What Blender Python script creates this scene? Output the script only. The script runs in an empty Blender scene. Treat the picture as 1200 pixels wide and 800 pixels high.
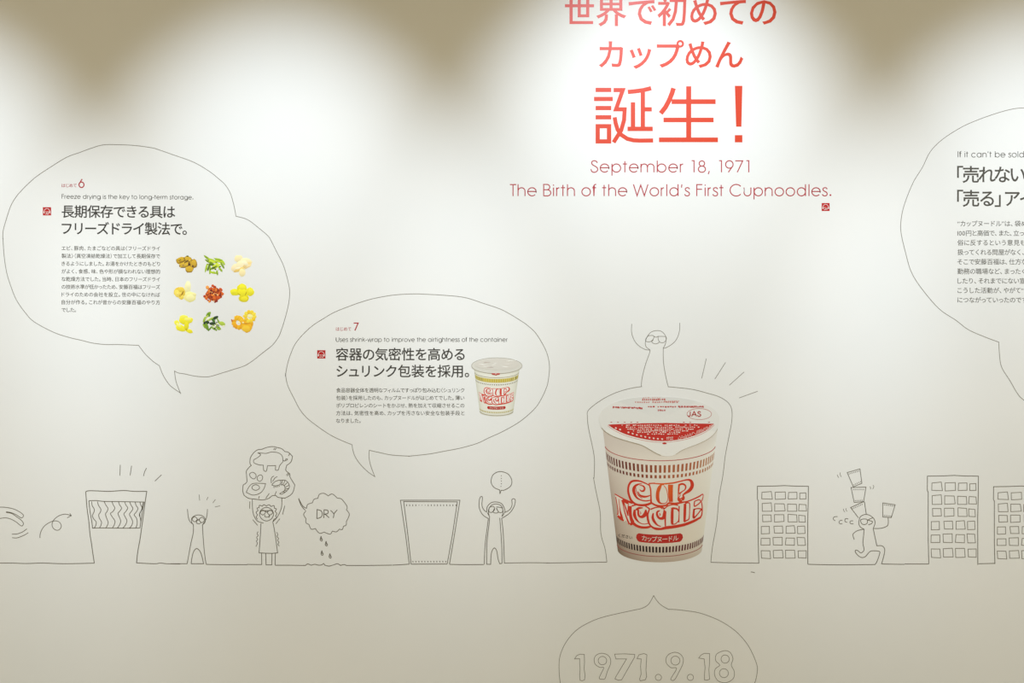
import bpy, math, random
from mathutils import Vector
random.seed(7)
SC = bpy.context.scene
COL = SC.collection

# ------------------------------------------------------------------ camera, world, lamps, exposure
PX = 0.003                       # metres on the wall per photo pixel (1200 x 800)
ZC = 1.60                        # height of the picture's centre
def W(x, y, d=0.0):              # measured place on the wall -> metres (wall face is the plane y = 0)
    return ((x - 600) * PX, -d, ZC + (400 - y) * PX)

cam = bpy.data.cameras.new('camera'); cam.lens = 30; cam.sensor_width = 36
co = bpy.data.objects.new('camera', cam); COL.objects.link(co)
co.location = (0, -3.0, ZC); co.rotation_euler = (math.pi / 2, 0, 0)
SC.camera = co

wd = bpy.data.worlds.new('world'); SC.world = wd; wd.use_nodes = True
wd.node_tree.nodes['Background'].inputs[0].default_value = (1.0, 0.88, 0.62, 1)
wd.node_tree.nodes['Background'].inputs[1].default_value = 0.63

SC.view_settings.view_transform = 'Standard'
SC.view_settings.look = 'None'
SC.view_settings.gamma = 1
SC.view_settings.exposure = 0.0
SC.view_settings.use_curve_mapping = False

def spot(name, px, lz, d, aim_py, power, cone, blend, col=(0.74, 0.85, 1.0), aim_px=None):
    l = bpy.data.lights.new(name, 'SPOT'); l.energy = power; l.color = col
    l.spot_size = math.radians(cone); l.spot_blend = blend; l.shadow_soft_size = 0.04
    o = bpy.data.objects.new(name, l); COL.objects.link(o)
    o.location = ((px - 600) * PX, -d, lz)
    t = Vector(W(px if aim_px is None else aim_px, aim_py))
    o.rotation_euler = (t - o.location).to_track_quat('-Z', 'Y').to_euler()
for (px, apy, pw, cone) in ((-528, 375, 318, 43.6), (-103, 375, 318, 43.6), (325, 375, 318, 43.6), (778, 285, 322, 46.5), (1228, 375, 318, 43.6), (1650, 375, 318, 43.6)):
    spot('spotlight', px, 3.90, 1.73, apy, pw, cone, 1.0)

# ------------------------------------------------------------------ materials
def lin(c):
    c = c / 255.0
    return c / 12.92 if c <= 0.04045 else ((c + 0.055) / 1.055) ** 2.4
def rgb(h):
    if isinstance(h, str): h = tuple(int(h[i:i + 2], 16) for i in (0, 2, 4))
    return tuple(lin(c) for c in h)
def mat(name, h, rough=0.5, spec=0.5):
    m = bpy.data.materials.new(name); m.use_nodes = True
    b = m.node_tree.nodes['Principled BSDF']
    b.inputs['Base Color'].default_value = (*rgb(h), 1)
    b.inputs['Roughness'].default_value = rough
    b.inputs['Specular IOR Level'].default_value = spec
    nt = m.node_tree                                    # faint unevenness of the ink film
    no = nt.nodes.new('ShaderNodeTexNoise'); no.inputs['Scale'].default_value = 60
    mx = nt.nodes.new('ShaderNodeMapRange')
    mx.inputs['To Min'].default_value = max(rough - .05, 0); mx.inputs['To Max'].default_value = min(rough + .05, 1)
    nt.links.new(no.outputs['Fac'], mx.inputs['Value']); nt.links.new(mx.outputs['Result'], b.inputs['Roughness'])
    return m
M_RED = mat('red_vinyl', 'D6380A', 0.40, 0.6)
M_CRIM = mat('crimson_vinyl', 'AE2330', 0.5)
M_BADGE = mat('badge_red', 'B80E12', 0.5)
M_DARK = mat('dark_grey_vinyl', '36342F', 0.5)
M_GREY = mat('grey_vinyl', '4A473F', 0.5)
M_MID = mat('mid_grey_vinyl', '62605A', 0.5)
M_PEN = mat('pen_line', '605A4B', 0.6)
M_THIN = mat('thin_pen_line', '767062', 0.6)
M_WHITE = mat('white_ink', 'F2EDE6', 0.5)
M_CREAM = mat('cream_ink', 'DDD6C6', 0.55)
M_INK = bpy.data.materials.new('photo_print'); M_INK.use_nodes = True
_b = M_INK.node_tree.nodes['Principled BSDF']; _b.inputs['Roughness'].default_value = 0.55
_a = M_INK.node_tree.nodes.new('ShaderNodeVertexColor'); _a.layer_name = 'ink'
M_INK.node_tree.links.new(_a.outputs['Color'], _b.inputs['Base Color'])

def paint(name, c1, c2, rough, scale, bump):
    m = bpy.data.materials.new(name); m.use_nodes = True; nt = m.node_tree; b = nt.nodes['Principled BSDF']
    tc = nt.nodes.new('ShaderNodeTexCoord')
    n = nt.nodes.new('ShaderNodeTexNoise'); n.inputs['Scale'].default_value = scale; n.inputs['Detail'].default_value = 3
    r = nt.nodes.new('ShaderNodeValToRGB')
    r.color_ramp.elements[0].position = .3; r.color_ramp.elements[1].position = .7
    r.color_ramp.elements[0].color = (*rgb(c1), 1); r.color_ramp.elements[1].color = (*rgb(c2), 1)
    n2 = nt.nodes.new('ShaderNodeTexNoise'); n2.inputs['Scale'].default_value = 350; n2.inputs['Detail'].default_value = 2
    bp = nt.nodes.new('ShaderNodeBump'); bp.inputs['Strength'].default_value = bump; bp.inputs['Distance'].default_value = .001
    nt.links.new(tc.outputs['Object'], n.inputs['Vector']); nt.links.new(n.outputs['Fac'], r.inputs[0])
    nt.links.new(r.outputs[0], b.inputs['Base Color'])
    nt.links.new(tc.outputs['Object'], n2.inputs['Vector']); nt.links.new(n2.outputs['Fac'], bp.inputs['Height'])
    nt.links.new(bp.outputs[0], b.inputs['Normal']); b.inputs['Roughness'].default_value = rough
    return m
M_WALL = paint('painted_wall', 'ECEBE6', 'E8E8E4', 0.6, 1.6, 0.08)
M_FLOOR = paint('floor_vinyl', 'DEDCD2', 'D6D4CA', 0.6, 2.0, 0.05)
M_CEIL = paint('ceiling_paint', 'A08C60', '9C885C', 0.8, 2.0, 0.05)

# ------------------------------------------------------------------ setting
def box(name, x0, x1, y0, y1, z0, z1, m, parent=None):
    me = bpy.data.meshes.new(name)
    v = [(x, y, z) for x in (x0, x1) for y in (y0, y1) for z in (z0, z1)]
    f = [(0, 1, 3, 2), (4, 6, 7, 5), (0, 4, 5, 1), (2, 3, 7, 6), (0, 2, 6, 4), (1, 5, 7, 3)]
    me.from_pydata(v, [], f); me.materials.append(m); me.update()
    o = bpy.data.objects.new(name, me); COL.objects.link(o); o.parent = parent
    return o
for nm, a in (('wall_back', (-4.5, 4.5, 0, .15, 0, 4.1, M_WALL)),
              ('floor', (-4.5, 4.5, -5, .15, -.1, 0, M_FLOOR)),
              ('ceiling', (-4.5, 4.5, -2.6, .15, 4.1, 4.2, M_CEIL))):
    o = box(nm, *a); o['kind'] = 'structure'

# ------------------------------------------------------------------ flat-print toolkit (shapes in wall pixels)
T0 = 0.0003                      # film thickness
class Print:
    """flat pieces of film of real thickness, collected into one mesh"""
    def __init__(s): s.v = []; s.f = []; s.c = []; s.micro = True
    def add(s, vs, fs, col=None, layer=0):
        b = len(s.v)
        s.k = getattr(s, 'k', 0) + 1
        d = T0 + layer * 0.0002 + ((s.k % 24) * 0.000006 if s.micro else 0)  # overlapping strokes never share one plane
        s.v += [(p[0], p[1], d + (p[2] if len(p) > 2 else 0)) for p in vs]
        for f in fs:
            s.f.append(tuple(b + i for i in f)); s.c.append(col)
    def poly(s, pts, col=None, layer=0):
        s.add(pts, [tuple(range(len(pts)))], col, layer)
    def stroke(s, pts, w, col=None, layer=0, closed=False):
        n = len(pts)
        if n < 2: return
        ws = w if isinstance(w, (list, tuple)) else [w] * n
        vs = []
        for i in range(n):
            p = pts[i]
            a = pts[i - 1] if (i > 0 or closed) else None
            c = pts[(i + 1) % n] if (i < n - 1 or closed) else None
            def nrm(p, q):
                dx, dy = q[0] - p[0], q[1] - p[1]; l = math.hypot(dx, dy) or 1e-6
                return (-dy / l, dx / l)
            if a is None: m = nrm(p, c)
            elif c is None: m = nrm(a, p)
            else:
                n1, n2 = nrm(a, p), nrm(p, c); mx, my = n1[0] + n2[0], n1[1] + n2[1]
                l2 = mx * mx + my * my
                if l2 < 0.3: m = n2
                else: m = (2 * mx / l2, 2 * my / l2)
            h = ws[i] / 2
            vs += [(p[0] + m[0] * h, p[1] + m[1] * h), (p[0] - m[0] * h, p[1] - m[1] * h)]
        fs = [(2 * i, 2 * i + 1, 2 * i + 3, 2 * i + 2) for i in range(n - 1)]
        if closed: fs.append((2 * n - 2, 2 * n - 1, 1, 0))
        s.add(vs, fs, col, layer)
    def ell(s, cx, cy, rx, ry, rot=0, n=20, col=None, layer=0, w=None):
        pts = circ(cx, cy, rx, ry, rot, n)
        if w: s.stroke(pts, w, col, layer, True)
        else: s.poly(pts, col, layer)
    def build(s, name, m, parent=None, origin=None):
        if not s.v: return None
        if origin is None and parent is None:
            xs = [p[0] for p in s.v]; ys = [p[1] for p in s.v]
            origin = ((min(xs) + max(xs)) / 2, (min(ys) + max(ys)) / 2)
        ox, oz = (0, 0)
        if origin: ox, _, oz = W(*origin)
        if parent is not None: ox, _, oz = parent.matrix_basis.translation
        V = []
        for x, y, d in s.v:
            X, Y, Z = W(x, y, d); V.append((X - ox, Y, Z - oz))
        F = []; C = []
        edges = {}
        for f, c in zip(s.f, s.c):
            # orient towards the room (-y): in x,z the loop must run counter-clockwise seen from -y
            a = 0
            for i in range(len(f)):
                p, q = V[f[i]], V[f[(i + 1) % len(f)]]; a += p[0] * q[2] - q[0] * p[2]
            if a < 0: f = tuple(reversed(f))
            F.append(f); C.append(c)
            for i in range(len(f)):
                e = (f[i], f[(i + 1) % len(f)]); edges[e] = c
        nb = len(V)
        V += [(x, 0.0, z) for x, y, z in V]             # the back of the film touches the wall
        for (a, b), c in edges.items():
            if (b, a) not in edges:
                F.append((b, a, a + nb, b + nb)); C.append(c)
        me = bpy.data.meshes.new(name); me.from_pydata(V, [], F); me.materials.append(m)
        if any(c is not None for c in C):
            at = me.color_attributes.new('ink', 'FLOAT_COLOR', 'CORNER')
            for p in me.polygons:
                c = C[p.index]
                for k, li in enumerate(p.loop_indices):
                    cc = c(s.v[me.loops[li].vertex_index % nb]) if callable(c) else c
                    at.data[li].color = (*cc, 1)
        me.update()
        o = bpy.data.objects.new(name, me); COL.objects.link(o)
        if parent is not None: o.parent = parent
        else: o.location = (ox, 0, oz)
        return o
def circ(cx, cy, rx, ry=None, rot=0, n=20, a0=0, a1=360):
    if ry is None: ry = rx
    k = n if a1 - a0 == 360 else n - 1
    r = math.radians(rot); out = []
    for i in range(n):
        t = math.radians(a0 + (a1 - a0) * i / k)
        x, y = rx * math.cos(t), ry * math.sin(t)
        out.append((cx + x * math.cos(r) - y * math.sin(r), cy + x * math.sin(r) + y * math.cos(r)))
    return out
def S(ox, oy, s, txt):           # "x,y x,y | x,y" -> list of runs in wall pixels
    return [[(ox + float(a.split(',')[0]) / s, oy + float(a.split(',')[1]) / s) for a in run.split()] for run in txt.split('|')]
def smooth(p, closed=False, k=5):
    n = len(p)
    if n < 3: return p
    out = []
    for i in range(n if closed else n - 1):
        if closed: a, b, c, d = p[i - 1], p[i], p[(i + 1) % n], p[(i + 2) % n]
        else: a, b, c, d = p[max(i - 1, 0)], p[i], p[i + 1], p[min(i + 2, n - 1)]
        for j in range(k):
            t = j / k
            out.append(tuple(0.5 * ((2 * b[q]) + (-a[q] + c[q]) * t + (2 * a[q] - 5 * b[q] + 4 * c[q] - d[q]) * t * t
                             + (-a[q] + 3 * b[q] - 3 * c[q] + d[q]) * t ** 3) for q in (0, 1)))
    if not closed: out.append(p[-1])
    return out
def path(runs, closed=False, k=5):  # runs joined at sharp corners
    out = []
    for r in runs: out += smooth(r, False, k)
    if closed: out += [out[0]]
    q = [out[0]]
    for p in out[1:]:
        if math.hypot(p[0] - q[-1][0], p[1] - q[-1][1]) > 0.02: q.append(p)
    return q
def thing(name, label, cat, x, y, group=None):
    o = bpy.data.objects.new(name, None); COL.objects.link(o); o.location = W(x, y); o.empty_display_size = .05
    o['label'] = label; o['category'] = cat
    if group: o['group'] = group
    return o
def tag(o, label, cat, group=None):
    o['label'] = label; o['category'] = cat
    if group: o['group'] = group
    return o
def lines(name, m, parent, w, items, k=4):
    """items: (ox, oy, s, text, flags) ; flags c = closed, s = straight"""
    P = Print()
    for it in items:
        ox, oy, s, t = it[:4]; fl = it[4] if len(it) > 4 else ''
        for chunk in t.split(';'):
            runs = S(ox, oy, s, chunk)
            if 's' in fl:
                pts = [p for r in runs for p in r]
                P.stroke(pts, w, closed='c' in fl)
            elif 'c' in fl: P.stroke(smooth(runs[0], True, k), w, closed=True)
            else:
                P.stroke(path(runs, False, k), w)
    return P.build(name, m, parent)

# ------------------------------------------------------------------ Japanese lettering from Blender's own font
class Glyphs:
    comma = .5
    def __init__(s, texts, offset):
        chars = sorted(set(''.join(texts)) - {' '})
        c = bpy.data.curves.new('glyph_source', 'FONT'); c.body = '\n'.join(chars); c.size = 1; c.space_line = 3
        c.resolution_u = 3
        o = bpy.data.objects.new('glyph_source', c); COL.objects.link(o)
        me = bpy.data.meshes.new_from_object(o.evaluated_get(bpy.context.evaluated_depsgraph_get()))
        bands = [round((0.4 - v.co.y) / 3) for v in me.vertices]
        s.g = {ch: ([], []) for ch in chars}; idx = {}
        for v in me.vertices:
            k = bands[v.index]; ch = chars[k]; idx[v.index] = len(s.g[ch][0])
            s.g[ch][0].append((v.co.x, v.co.y + 3 * k, 0))
        for p in me.polygons:
            s.g[chars[bands[p.vertices[0]]]][1].append(tuple(idx[i] for i in p.vertices))
        if offset > 0:                                  # heavier weight: a thin rim of film round every glyph
            for ch in chars:
                V, F = s.g[ch]; es = {}
                for f in F:
                    for i in range(len(f)): es[(f[i], f[(i + 1) % len(f)])] = 1
                key = lambda i: (round(V[i][0], 4), round(V[i][1], 4))
                ek = {(key(a), key(b)) for a, b in es} | set()
                for (a, b) in list(es):
                    if (key(b), key(a)) in ek: continue
                    (x0, y0), (x1, y1) = V[a][:2], V[b][:2]; l = math.hypot(x1 - x0, y1 - y0)
                    if l < 1e-5: continue
                    tx, ty = (x1 - x0) / l * offset, (y1 - y0) / l * offset
                    n = len(V); dz = -.00003 - .000012 * (len(F) % 7)
                    V += [(x0 - tx * .8 - ty, y0 - ty * .8 + tx, dz), (x1 + tx * .8 - ty, y1 + ty * .8 + tx, dz), (x1 + tx * .8 + ty, y1 + ty * .8 - tx, dz), (x0 - tx * .8 + ty, y0 - ty * .8 - tx, dz)]
                    F.append((n, n + 1, n + 2, n + 3))
        bpy.data.objects.remove(o); bpy.data.curves.remove(c); bpy.data.meshes.remove(me)
    def adv(s, ch):                                     # (shift, advance) in em
        if ch in '、。': return 0, s.comma
        if ch in '」〉）': return 0, .55
        if ch in '「〈（': return -.5, .5
        if ch == '”' or ch == '“': return 0, .42
        if ch.isascii():
            xs = [p[0] for p in s.g[ch][0]]; return (-.12 if ch == '1' else 0), max(xs) + (.0 if ch == '1' else .1)
        if ch in 'ッっィュゅ': return -.07, .84
        o = ord(ch)
        if 0x3040 <= o <= 0x30ff: return -.02, .94
        return 0, 1.0
    def line(s, txt, em, x0, yc, x1=None, slope=0, split=False, squeeze=1.0):
        """returns list of (char, verts, faces) with the ink running from x0 to x1"""
        pos = []; cur = 0
        for ch in txt:
            sh, ad = s.adv(ch); pos.append(cur + sh); cur += ad
        first = pos[0] + min(p[0] for p in s.g[txt[0]][0]); last = pos[-1] + max(p[0] for p in s.g[txt[-1]][0])
        base = yc + 0.357 * em
        if x1 is None or len(txt) < 2: k = squeeze; st = x0 - first * em
        else:
            fi = min(p[0] for p in s.g[txt[0]][0]); la = max(p[0] for p in s.g[txt[-1]][0])
            k = ((x1 - x0) / em + fi - la) / (pos[-1] - pos[0]) ; st = x0 - fi * em - pos[0] * em * k
        out = []
        for ch, p in zip(txt, pos):
            vs, fs = s.g[ch]; X = st + p * em * k
            out.append((ch, [(X + x * em, base - y * em + slope * (X + x * em - x0)) for x, y, *_ in vs], fs))
            out[-1] = (ch, [q + (v[2],) for q, v in zip(out[-1][1], vs)], fs)
        return out

B6 = ["エビ、豚肉、たまごなどの具は〈フリーズドライ", "製法〉（真空凍結乾燥法）で加工して長期保存で", "きるようにしました。お湯をかけたときのもどり",
      "がよく、食感、味、色や形が損なわれない理想的", "な乾燥方法でした。当時、日本のフリーズドライ", "の技術水準が低かったため、安藤百福はフリーズ",
      "ドライのための会社を設立。世の中になければ", "自分が作る。これが昔からの安藤百福のやり方", "でした。"]
B7 = ["食品容器全体を透明なフィルムですっぽり包み込む〈シュリンク", "包装〉を採用したのも、カップヌードルがはじめてでした。薄い",
      "ポリプロピレンのシートをかぶせ、熱を加えて収縮させるこの", "方法は、気密性を高め、カップを汚さない安全な包装手段と", "なりました。"]
B8 = ["“カップヌードル”は、袋め", "100円と高価で、また、立っ", "俗に反するという意見も", "扱ってくれる問屋がなく、", "そこで安藤百福は、仕方な",
      "勤務の職場など、まったく", "したり、それまでにない宣伝", "こうした活動が、やがて“カ", "につながっていったのです"]
H6 = ["長期保存できる具は", "フリーズドライ製法で。"]; H7 = ["容器の気密性を高める", "シュリンク包装を採用。"]; H8 = ["「売れない", "「売る」アイ"]
TT = ["世界で初めての", "カップめん"]; HJ = "はじめて"; BADGE = "カップヌードル"; CUPT = "ください"
G_R = Glyphs(B6 + B7 + B8 + [HJ], 0.004)
G_R.comma = .64
G_M = Glyphs(H6 + H7 + H8 + TT + [BADGE, CUPT], 0.011)

# ------------------------------------------------------------------ thin round Latin lettering (single-line strokes)
def A(cx, cy, rx, ry, a0, a1, n=14):
    return [(cx + rx * math.cos(math.radians(a0 + (a1 - a0) * i / (n - 1))), cy + ry * math.sin(math.radians(a0 + (a1 - a0) * i / (n - 1)))) for i in range(n)]
LET = {
 ' ': (28, []),
 'a': (68, [A(33, 27, 25, 26, 0, 360, 22), [(58, 0), (58, 54)]]),
 'b': (68, [[(9, 0), (9, 75)], A(35, 27, 25, 26, 0, 360, 22)]),
 'c': (63, [A(33, 27, 26, 26, 42, 318, 18)]),
 'd': (68, [A(33, 27, 25, 26, 0, 360, 22), [(58, 0), (58, 75)]]),
 'e': (65, [[(7, 29), (58, 29)] + A(32.5, 27, 25.5, 26, 4, 318, 20)]),
 'f': (31, [[(13, 0), (13, 62)] + A(23, 62, 10, 12, 180, 90, 6) + [(27, 74)], [(3, 53), (26, 53)]]),
 'g': (67, [A(33, 27, 25, 26, 0, 360, 22), [(58, 54), (58, -1)] + A(34, -1, 24, 19, 0, -150, 12)]),
 'h': (59, [[(8, 0), (8, 75)], [(8, 30)] + A(29, 32, 21, 21, 180, 0, 12) + [(50, 0)]]),
 'i': (20, [[(10, 0), (10, 54)], [(10, 66), (10, 73)]]),
 'k': (50, [[(8, 0), (8, 75)], [(9, 27), (40, 54)], [(17, 33), (46, 0)]]),
 'l': (20, [[(10, 0), (10, 75)]]),
 'm': (92, [[(8, 0), (8, 54)], [(8, 34)] + A(27, 34, 19, 19, 180, 0, 12) + [(46, 0)], [(46, 34)] + A(65, 34, 19, 19, 180, 0, 12) + [(84, 0)]]),
 'n': (59, [[(8, 0), (8, 54)], [(8, 32)] + A(29, 32, 21, 21, 180, 0, 12) + [(50, 0)]]),
 'o': (66, [A(33, 27, 26, 26, 0, 360, 22)]),
 'p': (68, [[(9, 54), (9, -21)], A(35, 27, 25, 26, 0, 360, 22)]),
 'r': (31, [[(8, 0), (8, 54)], [(8, 34)] + A(26, 35, 18, 18, 170, 95, 6)]),
 's': (40, [smooth([(34, 44), (28, 52), (19, 53), (10, 49), (9, 39), (17, 31), (28, 25), (34, 15), (30, 4), (19, 1), (9, 4), (5, 12)], False, 3)]),
 't': (34, [[(15, 0), (15, 71)], [(3, 53), (28, 53)]]),
 'u': (59, [[(8, 54), (8, 21)] + A(29, 22, 21, 21, 180, 360, 12) + [(50, 54)]]),
 'v': (54, [[(4, 54), (27, 0), (50, 54)]]),
 'w': (80, [[(4, 54), (22, 0), (40, 52), (58, 0), (76, 54)]]),
 'y': (54, [[(4, 54), (28, 0)], [(51, 54), (18, -21)]]),
 'z': (46, [[(5, 53), (40, 53), (5, 1), (42, 1)]]),
 'B': (58, [[(9, 0), (9, 74), (26, 74)] + A(28, 57, 18, 17, 90, -90, 9) + [(9, 40)], [(9, 40), (30, 40)] + A(32, 20.5, 20, 19.5, 90, -90, 10) + [(9, 1)]]),
 'C': (81, [A(43, 37, 37, 37, 42, 318, 22)]),
 'D': (74, [[(9, 0), (9, 74), (28, 74)] + A(30, 37, 37, 37, 90, -90, 12) + [(9, 0)]]),
 'F': (49, [[(9, 0), (9, 73), (43, 73)], [(9, 43), (41, 43)]]),
 'I': (23, [[(11, 0), (11, 74)]]),
 'S': (51, [smooth([(42, 60), (36, 70), (24, 74), (12, 69), (9, 57), (17, 46), (32, 37), (43, 26), (43, 12), (33, 2), (20, 0), (9, 7), (5, 20)], False, 3)]),
 'T': (43, [[(21, 0), (21, 73)], [(2, 73), (41, 73)]]),
 'U': (66, [[(9, 74), (9, 25)] + A(33, 25, 24, 25, 180, 360, 12) + [(57, 74)]]),
 'W': (96, [[(4, 74), (26, 2), (48, 70), (70, 2), (92, 74)]]),
 'J': (48, [[(37, 74), (37, 20)] + A(21, 19, 16, 19, 0, -170, 8)]),
 'A': (70, [[(3, 0), (35, 74), (67, 0)], [(15, 26), (55, 26)]]),
 '1': (46, [[(14, 74), (28, 74), (28, 0)]]),
 '2': (55, [A(27, 52, 20, 22, 170, -20, 9) + [(6, 1), (50, 1)]]),
 '3': (55, [A(27, 56, 17, 17, 160, -90, 9), A(27, 20, 20, 20, 90, -160, 10)]),
 '4': (55, [[(52, 17), (4, 17), (38, 73), (38, 0)]]),
 '6': (55, [A(28, 24, 22, 24, 0, 360, 20), [(9, 35), (34, 74)]]),
 '7': (55, [[(5, 73), (49, 73), (17, 0)]]),
 '8': (55, [A(27, 56, 16, 17, 0, 360, 16), A(27, 20, 21, 20, 0, 360, 18)]),
 '9': (55, [A(27, 50, 22, 24, 0, 360, 20), [(46, 39), (21, 0)]]),
 ',': (28, [[(14, 8), (8, -12)]]),
 '.': (28, [[(13, 0), (13, 9)]]),
 "'": (24, [[(12, 74), (10, 54)]]),
 '-': (34, [[(4, 27), (30, 27)]]),
}
def latin(txt, x0, x1, base, cap, w, slope=0):
    """list of (char, Print) fitted between x0 and x1"""
    s = cap / 74.0; cur = 0; pos = []
    for ch in txt: pos.append(cur); cur += LET[ch][0]
    xs0 = min(p[0] for l in LET[txt[0]][1] for p in l); xs1 = max(p[0] for l in LET[txt[-1]][1] for p in l)
    k = ((x1 - x0) - (xs1 - xs0) * s) / (pos[-1] * s) if len(txt) > 1 else 1
    out = []
    kx = s * (1 + (k - 1) * .75)                        # mostly widen or narrow the letters, partly the gaps
    for ch, p in zip(txt, pos):
        P = Print()
        for l in LET[ch][1]:
            q = []
            for i, (x, y) in enumerate(l):
                X = x0 + (p * k - xs0) * s + x * kx
                q.append((X, base - y * s + slope * (X - x0)))
            cl = len(q) > 10 and math.hypot(q[0][0] - q[-1][0], q[0][1] - q[-1][1]) < .01
            if ch == '.':
                c = q[0]; P.poly(circ(c[0], c[1] - .9 * w, .95 * w, n=8))
            else: P.stroke(q[:-1] if cl else q, w, closed=cl)
        out.append((ch, P))
    return out
def merge(Ps):
    R = Print()
    for P in Ps:
        b = len(R.v); R.v += P.v; R.f += [tuple(i + b for i in f) for f in P.f]; R.c += P.c
    return R
def glyph_prints(gl):
    out = []
    for ch, vs, fs in gl:
        P = Print(); P.add(vs, fs)
        out.append(P)
    return out

# ------------------------------------------------------------------ red wall title
t = thing('wall_title', 'large red Japanese title in three lines at the top of the wall', 'lettering', 786, 85)
for i, (txt, em, x0, yc, x1) in enumerate(((TT[0], 37, 662, 14.0, 910), (TT[1], 36.5, 702, 64.5, 871))):
    e = bpy.data.objects.new('title_line', None); COL.objects.link(e); e.parent = t
    e.location = (0, 0, 0)
    for P in glyph_prints(G_M.line(txt, em, x0, yc, x1)):
        o = P.build('character', M_RED, t); o.parent = e
e = bpy.data.objects.new('title_line', None); COL.objects.link(e); e.parent = t
def big(items):
    P = Print()
    for w, txt in items:
        pts = S(680, 80, 5.4545, txt)[0]
        if w: P.stroke(pts, w / 5.4545)
        else: P.poly(pts)
    return P.build('character', M_RED, t)
for items in (
    [(27, "98,138 198,138"), (27, "88,196 208,196"), (27, "98,254 198,254"), (27, "98,313 198,313"),
     (27, "98,370 198,370"), (27, "98,467 198,467"), (27, "111.5,383 111.5,454"), (28, "184,383 184,454"),
     (26, "213,139 272,139 228,262 284,262 280,330 262,395 213,473"),
     (26, "220,313 226,350 238,390 262,425 300,450 340,460 380,462 466,461"),
     (27, "304,151 350,147 400,140 430,133 453,127"), (27, "400,152 400,374"), (27, "413,262 457,262"), (28, "337,217 337,374"), (28, "302,387 463,387")],
    [(30, "596,127 586,160 568,205 545,248 514,288"), (30, "584,213 865,213"), (32, "693,115 693,198"), (32, "693,228 693,315"),
     (29, "532,330 852,330"), (32, "693,344.5 693,442"), (30, "503,457 880,457")],
    [(0, "988,112 1036,112 1030,373 996,373"), (0, "988,427 1036,427 1036,473 988,473")]):
    big(items).parent = e

for txt, x0, x1, base, lab in (("September 18, 1971", 692.5, 877, 201.8, 'thin crimson line of lettering giving the date September 18, 1971'),
                               ("The Birth of the World's First Cupnoodles.", 597.5, 973, 229.6, 'longer thin crimson English sentence under the date line')):
    t = thing('title_caption', lab, 'lettering', (x0 + x1) / 2, base)
    for ch, P in latin(txt, x0, x1, base, 13.6, 1.15):
        P.build('letter', M_CRIM, t)

# ------------------------------------------------------------------ speech-bubble outlines
def outline(name, label, runs, w, m=M_THIN, cat='speech bubble', closed=True):
    P = Print(); P.stroke(path(runs, closed), w)
    return tag(P.build(name, m), label, cat)
r6 = [S(0, 160, 6.667, "22,800 24,740 45,660 85,540 130,465 160,430 210,378 290,308 400,235 520,162 620,125 710,92 805,65 920,63 1060,70 1190,88")[0]
      + S(170, 160, 6.667, "90,97 220,142 380,200 500,270 570,325 625,375 665,440 690,520 705,590 710,622")[0],
      S(170, 160, 6.667, "710,622 800,648 890,715 960,775")[0] + S(170, 270, 6.667, "985,80 1025,160 1080,270 1115,390 1130,480 1120,580 1090,700")[0]
      + S(200, 360, 6.667, "860,190 840,235 795,295 720,355 650,410 580,455 490,485 400,513 320,537 270,543 190,537 110,520 60,512 30,497")[0],
      S(200, 360, 6.667, "30,497 40,570 60,630 78,672")[0],
      S(60, 360, 6.667, "1012,670 940,620 905,580 870,520 845,455")[0],
      S(60, 360, 6.667, "845,455 800,425 740,370 700,320 683,297")[0],
      S(60, 360, 6.667, "683,297 600,293 510,290 420,290 320,278 240,258 140,235 0,183")[0][:-1]
      + S(0, 270, 6.667, "420,795 270,715 200,645 130,545 90,450 55,340 35,220 25,100 24,60")[0]]
outline('speech_bubble', 'big pen-drawn speech bubble at the left holding the nine food pictures', r6, .62)
r7 = [S(320, 330, 6.667, "97,740 105,680 125,600 160,510 190,462 240,405 310,342 390,290 480,238 600,190 700,155 800,128 950,103 1100,95")[0]
      + S(480, 330, 6.667, "130,98 260,105 430,123 580,170 700,210 780,250 870,305 920,340 980,395 1030,470 1070,550 1090,630 1092,700 1080,790")[0]
      + S(480, 440, 6.667, "1070,90 1045,150 1000,230 950,285 880,345 820,385 720,440 620,485 530,528 400,565 270,590 150,612 0,628")[0]
      + S(320, 440, 6.667, "1060,628 930,620 830,600 752,583")[0],
      S(320, 440, 6.667, "752,583 750,640 765,710 795,788")[0],
      S(320, 440, 6.667, "795,788 740,750 680,690 640,630 622,575 618,540")[0],
      S(320, 440, 6.667, "618,540 540,508 460,470 370,412 270,335 210,265 170,190 120,90 103,30 98,-20")[0]]
outline('speech_bubble', 'oval pen-drawn speech bubble in the middle holding the small cup picture', r7, .62)
r8 = [S(1040, 115, 5, "800,57 740,62 650,85 530,127 430,172 320,243 250,315 205,405 150,495 100,620 80,710 80,790")[0]
      + S(1040, 275, 4, "85,85 110,170 155,245 240,345 320,400 380,445 460,480 522,503")[0],
      S(1040, 275, 4, "522,503 525,560 535,620 575,685 610,745 640,775 720,830")[0],
      [(1220, 482.5), (1208, 450), (1205, 412)],
      [(1205, 412), (1270, 408), (1350, 370), (1395, 300), (1380, 210), (1310, 150), (1240, 129)]]
outline('speech_bubble', 'pen-drawn speech bubble cut off by the right edge, around dark grey text', r8, .62)
rb = [S(640, 680, 6.667, "130,900 110,795 102,720 103,620 125,540 170,460 240,385 330,330 430,290 560,258 680,232 750,216 800,185 840,118")[0],
      S(740, 680, 6.667, "173,118 205,165 245,200 290,225")[0],
      S(740, 680, 6.667, "290,225 340,226 430,236 520,250 620,283 720,330 820,400 900,490 950,580 980,660 983,710 965,795 920,900")[0]
      + [(860, 836), (820, 856), (770, 863), (715, 855), (675, 833)]]
outline('speech_bubble', 'faint pointed speech bubble at the bottom around the outlined date', rb, .6)

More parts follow.
